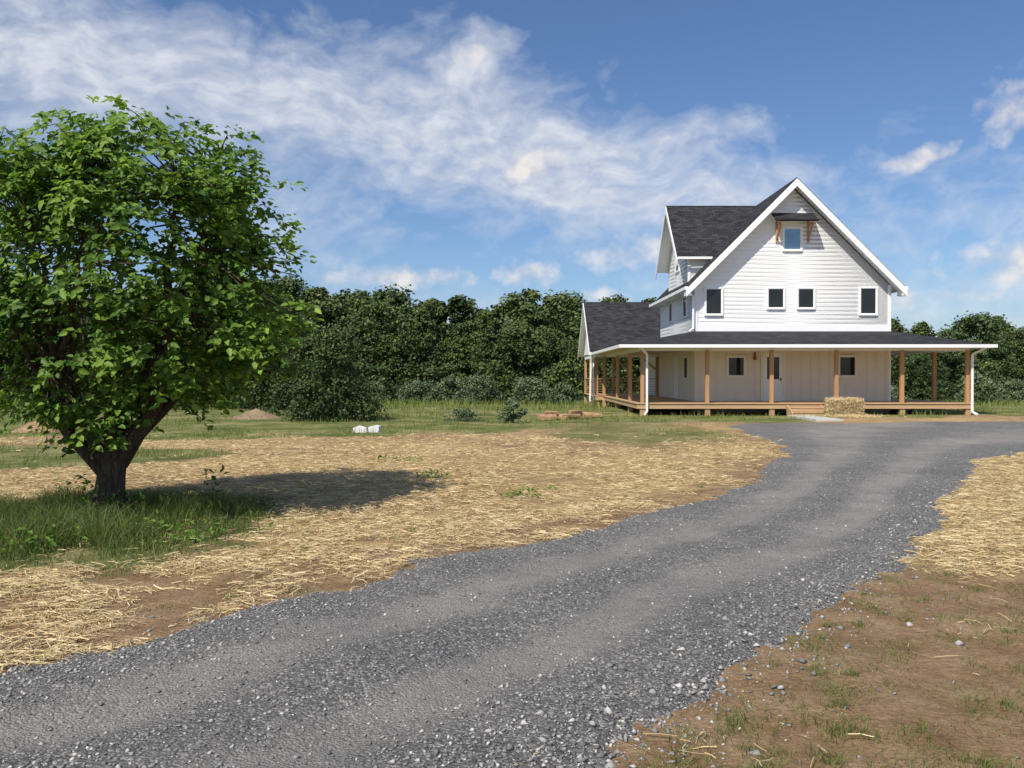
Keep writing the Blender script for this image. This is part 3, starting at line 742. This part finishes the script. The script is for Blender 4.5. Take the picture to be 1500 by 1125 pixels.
G2=Boxes();win(11.74,12.46,7.04,7.95,yf,.08,FR,G2)
def winx(ya,yb_,za,zb,xw,t=.08):
    FR.box(xw-.07,xw-.004,ya-t,ya,za-t,zb+t);FR.box(xw-.07,xw-.004,yb_,yb_+t,za-t,zb+t);FR.box(xw-.07,xw-.004,ya,yb_,zb,zb+t);FR.box(xw-.07,xw-.004,ya,yb_,za-t,za)
    GL.box(xw-.036,xw-.03,ya,yb_,za,zb)
winx(39.3,40.0,4.3,5.15,x0);winx(42.8,43.5,4.3,5.15,x0);winx(41.1,41.9,6.6,7.7,x0);winx(38.9,39.7,1.5,2.4,x0-.02)
FR.out('window_trim',M_trim,HS,.005)
FR=Boxes();win(9.34,10.03,1.60,2.40,yf-.02,.09);win(14.15,14.83,1.60,2.42,yf-.02,.09)
FR.box(10.75,10.86,yf-.09,yf-.024,.5,2.66);FR.box(11.71,11.82,yf-.09,yf-.024,.5,2.66);FR.box(10.86,11.71,yf-.09,yf-.024,2.55,2.66)
FR.out('porch_window_and_door_trim',simple('cream_trim',(.84,.78,.68),.5,.04,3),HS,.005)
SA.out('window_sashes',M_trim,HS)
D=Boxes();D.box(10.86,11.71,yf-.05,yf-.024,.5,1.45);D.box(10.86,11.02,yf-.05,yf-.024,1.45,2.55);D.box(11.55,11.71,yf-.05,yf-.024,1.45,2.55);D.box(11.02,11.55,yf-.05,yf-.024,2.40,2.55)
D.box(10.98,11.26,yf-.062,yf-.05,.68,1.30);D.box(11.32,11.60,yf-.062,yf-.05,.68,1.30)
D.out('front_door',M_trim,HS,.004)
GL.box(11.02,11.55,yf-.045,yf-.038,1.45,2.40);GL.out('window_glass',M_glass,HS)
G2.out('attic_window_glass',M_glassb,HS)
Boxes().box(x0-.06,x0-.022,41.2,42.2,.5,2.55).out('side_door',M_trim,HS,.01)
Boxes().box(11.58,11.64,yf-.10,yf-.05,1.38,1.5).box(10.42,10.54,yf-.18,yf-.05,2.28,2.42).box(10.44,10.52,yf-.14,yf-.06,2.42,2.60).out('porch_lantern_and_handle',simple('copper_fixture',(.30,.12,.05),.5),HS,.01)
roof('window_awning',[(11.22,36.78,8.20),(12.98,36.78,8.20),(12.98,yf-.02,8.62),(11.22,yf-.02,8.62)],.07)
B=Boxes()
for px in (11.42,12.78):
    B.bar((px,yf-.05,7.35),(px,yf-.05,8.50),.08);B.bar((px,yf-.05,7.45),(px,36.88,8.12),.07);B.bar((px,yf-.05,8.10),(px,36.85,8.10),.07)
B.out('awning_brackets',M_post,HS)

# ---------------------------------------------------------------- world
SE=math.radians(50);trav=Vector((.55*math.cos(SE),.835*math.cos(SE),-math.sin(SE)))
w=bpy.data.worlds.new('World');scene.world=w;w.use_nodes=True;nt=w.node_tree
bg=nt.nodes['Background'];bg.inputs[1].default_value=.105
sky=nt.nodes.new('ShaderNodeTexSky');sky.sky_type='NISHITA';sky.sun_disc=False;sky.sun_elevation=SE
sky.sun_rotation=math.atan2(-trav.x,-trav.y)%(2*math.pi);sky.air_density=1.0;sky.dust_density=.6;sky.ozone_density=2.5
tc=nt.nodes.new('ShaderNodeTexCoord');sp=nt.nodes.new('ShaderNodeSeparateXYZ');nt.links.new(tc.outputs['Generated'],sp.inputs[0])
m_=lambda op,a,b=0.,c=0.,clamp=False: mth(nt,op,a,b,c,clamp)
az=m_('MULTIPLY',m_('ARCTAN2',sp.outputs[0],sp.outputs[1]),57.2958)
el=m_('MULTIPLY',m_('ARCSINE',sp.outputs[2]),57.2958)
cv=nt.nodes.new('ShaderNodeCombineXYZ');nt.links.new(az,cv.inputs[0]);nt.links.new(el,cv.inputs[1])
P_=cv.outputs[0]
wn=nt.nodes.new('ShaderNodeTexNoise');wn.inputs['Scale'].default_value=.10;wn.inputs['Detail'].default_value=5;nt.links.new(P_,wn.inputs['Vector'])
vs=nt.nodes.new('ShaderNodeVectorMath');vs.operation='SUBTRACT';nt.links.new(wn.outputs['Color'],vs.inputs[0]);vs.inputs[1].default_value=(.5,.5,.5)
vm=nt.nodes.new('ShaderNodeVectorMath');vm.operation='MULTIPLY_ADD';nt.links.new(vs.outputs[0],vm.inputs[0]);vm.inputs[1].default_value=(9,5,0);nt.links.new(P_,vm.inputs[2])
PW=vm.outputs[0]
def gauss(a0,e0,sa,se_,rot=0,wgt=1,src=PW):
    s3=nt.nodes.new('ShaderNodeSeparateXYZ');nt.links.new(src,s3.inputs[0])
    da=m_('SUBTRACT',s3.outputs[0],a0);de=m_('SUBTRACT',s3.outputs[1],e0);c,s=math.cos(math.radians(rot)),math.sin(math.radians(rot))
    u=m_('DIVIDE',m_('ADD',m_('MULTIPLY',da,c),m_('MULTIPLY',de,s)),sa)
    v=m_('DIVIDE',m_('SUBTRACT',m_('MULTIPLY',de,c),m_('MULTIPLY',da,s)),se_)
    return m_('MULTIPLY',m_('EXPONENT',m_('MULTIPLY',m_('ADD',m_('MULTIPLY',u,u),m_('MULTIPLY',v,v)),-1)),wgt)
cir=None
for g in ((-26,17.5,11,4.4,-6,1.25),(-11,16.2,8,3.9,-10,1.1),(-1,15.5,7.5,4.2,-16,1.1),(6,12.2,9,3.4,-8,1.0),(12,15.3,7,1.3,12,.75),(15,11,7,2.6,0,.6),(-2,20.2,2.6,1.3,20,.8),(6,20.4,1.6,1.3,60,.5),(28,9,12,4,0,.35),(-15,9,9,2.6,0,.5),(0,3.5,60,3.0,0,.6),(29,16,3,1.6,20,.5),(19,21.5,12,4.2,0,-1.1)):
    q=gauss(*g);cir=q if cir is None else m_('ADD',cir,q)
away=m_('MULTIPLY',m_('SUBTRACT',1.0,gauss(0,8,50,40,0,1,P_)),.5)
cir=m_('ADD',m_('MINIMUM',cir,1.2),away)
n1=noise(nt,mapping(nt,PW,(.16,.30,1),(0,0,math.radians(-12))),1.0,6,.55,.1)
n2=noise(nt,mapping(nt,PW,(.5,.85,1),(0,0,math.radians(12))),1.0,5,.58,.15)
nn=m_('ADD',m_('MULTIPLY',n1,.62),m_('MULTIPLY',n2,.38))
cf=m_('MULTIPLY',m_('SUBTRACT',m_('ADD',m_('MULTIPLY',cir,.74),m_('MULTIPLY',m_('SUBTRACT',nn,.5),1.75)),.20),1.2,clamp=True)
cf=m_('MULTIPLY',cf,.88)
wn2=nt.nodes.new('ShaderNodeTexNoise');wn2.inputs['Scale'].default_value=.6;wn2.inputs['Detail'].default_value=6;nt.links.new(P_,wn2.inputs['Vector'])
cum=None
for g in ((1.1,13.5,3.2,1.4,0,1.15),(-7,6.4,4.8,1.0,3,1.05),(1,6.7,2.8,1.1,0,1.0),(25.3,12.8,2.1,.8,14,1.1),(31,15.0,3.4,1.9,15,1.0),(31,6.4,4.5,1.6,0,1.1),(-10.9,10.1,.9,.8,0,.85),(8,7.8,4.6,1.2,5,.85),(5.5,5.2,3,.8,0,.85),(26,4.6,4,.8,0,.75),(-12,6.2,1.6,.7,0,.9),(-3,20,2.2,1.0,10,.7)):
    q=gauss(*g,src=P_);cum=q if cum is None else m_('MAXIMUM',cum,q)
kf=m_('MULTIPLY',m_('SUBTRACT',m_('ADD',cum,m_('MULTIPLY',m_('SUBTRACT',wn2.outputs['Fac'],.5),1.9)),.46),1.4,clamp=True)
kf=m_('MULTIPLY',kf,.80)
ccol=ramp(nt,n2,[(.32,(5.2,5.7,6.8)),(.68,(7.4,7.7,8.3))])
kcol=ramp(nt,wn2.outputs['Fac'],[(.38,(5.8,5.8,6.5)),(.62,(9.0,8.4,7.9))])
up=m_('MULTIPLY',el,.8,clamp=True)
tint=mix(nt,1.0,sky.outputs[0],(.76,.89,1.08),'MULTIPLY')
c=mix(nt,cf,tint,ccol);c=mix(nt,kf,c,kcol)
c=mix(nt,up,tint,c)
nt.links.new(c,bg.inputs[0])
w.cycles.sampling_method='MANUAL';w.cycles.sample_map_resolution=512
sun=bpy.data.lights.new('sun','SUN');sun.energy=5.0;sun.angle=math.radians(.5);sun.color=(1,.94,.84)
so=link(bpy.data.objects.new('sun',sun));so.rotation_euler=trav.to_track_quat('-Z','Y').to_euler();so.location=(-20,-20,40)

cam=bpy.data.cameras.new('camera');cam.lens=30.55;cam.sensor_width=36;cam.clip_end=3000;cam.clip_start=.1
co=link(bpy.data.objects.new('camera',cam));co.location=(0,0,1.6);co.rotation_euler=(math.radians(90-.55),0,0)
scene.camera=co
scene.view_settings.view_transform='Standard';scene.view_settings.look='None';scene.view_settings.exposure=0
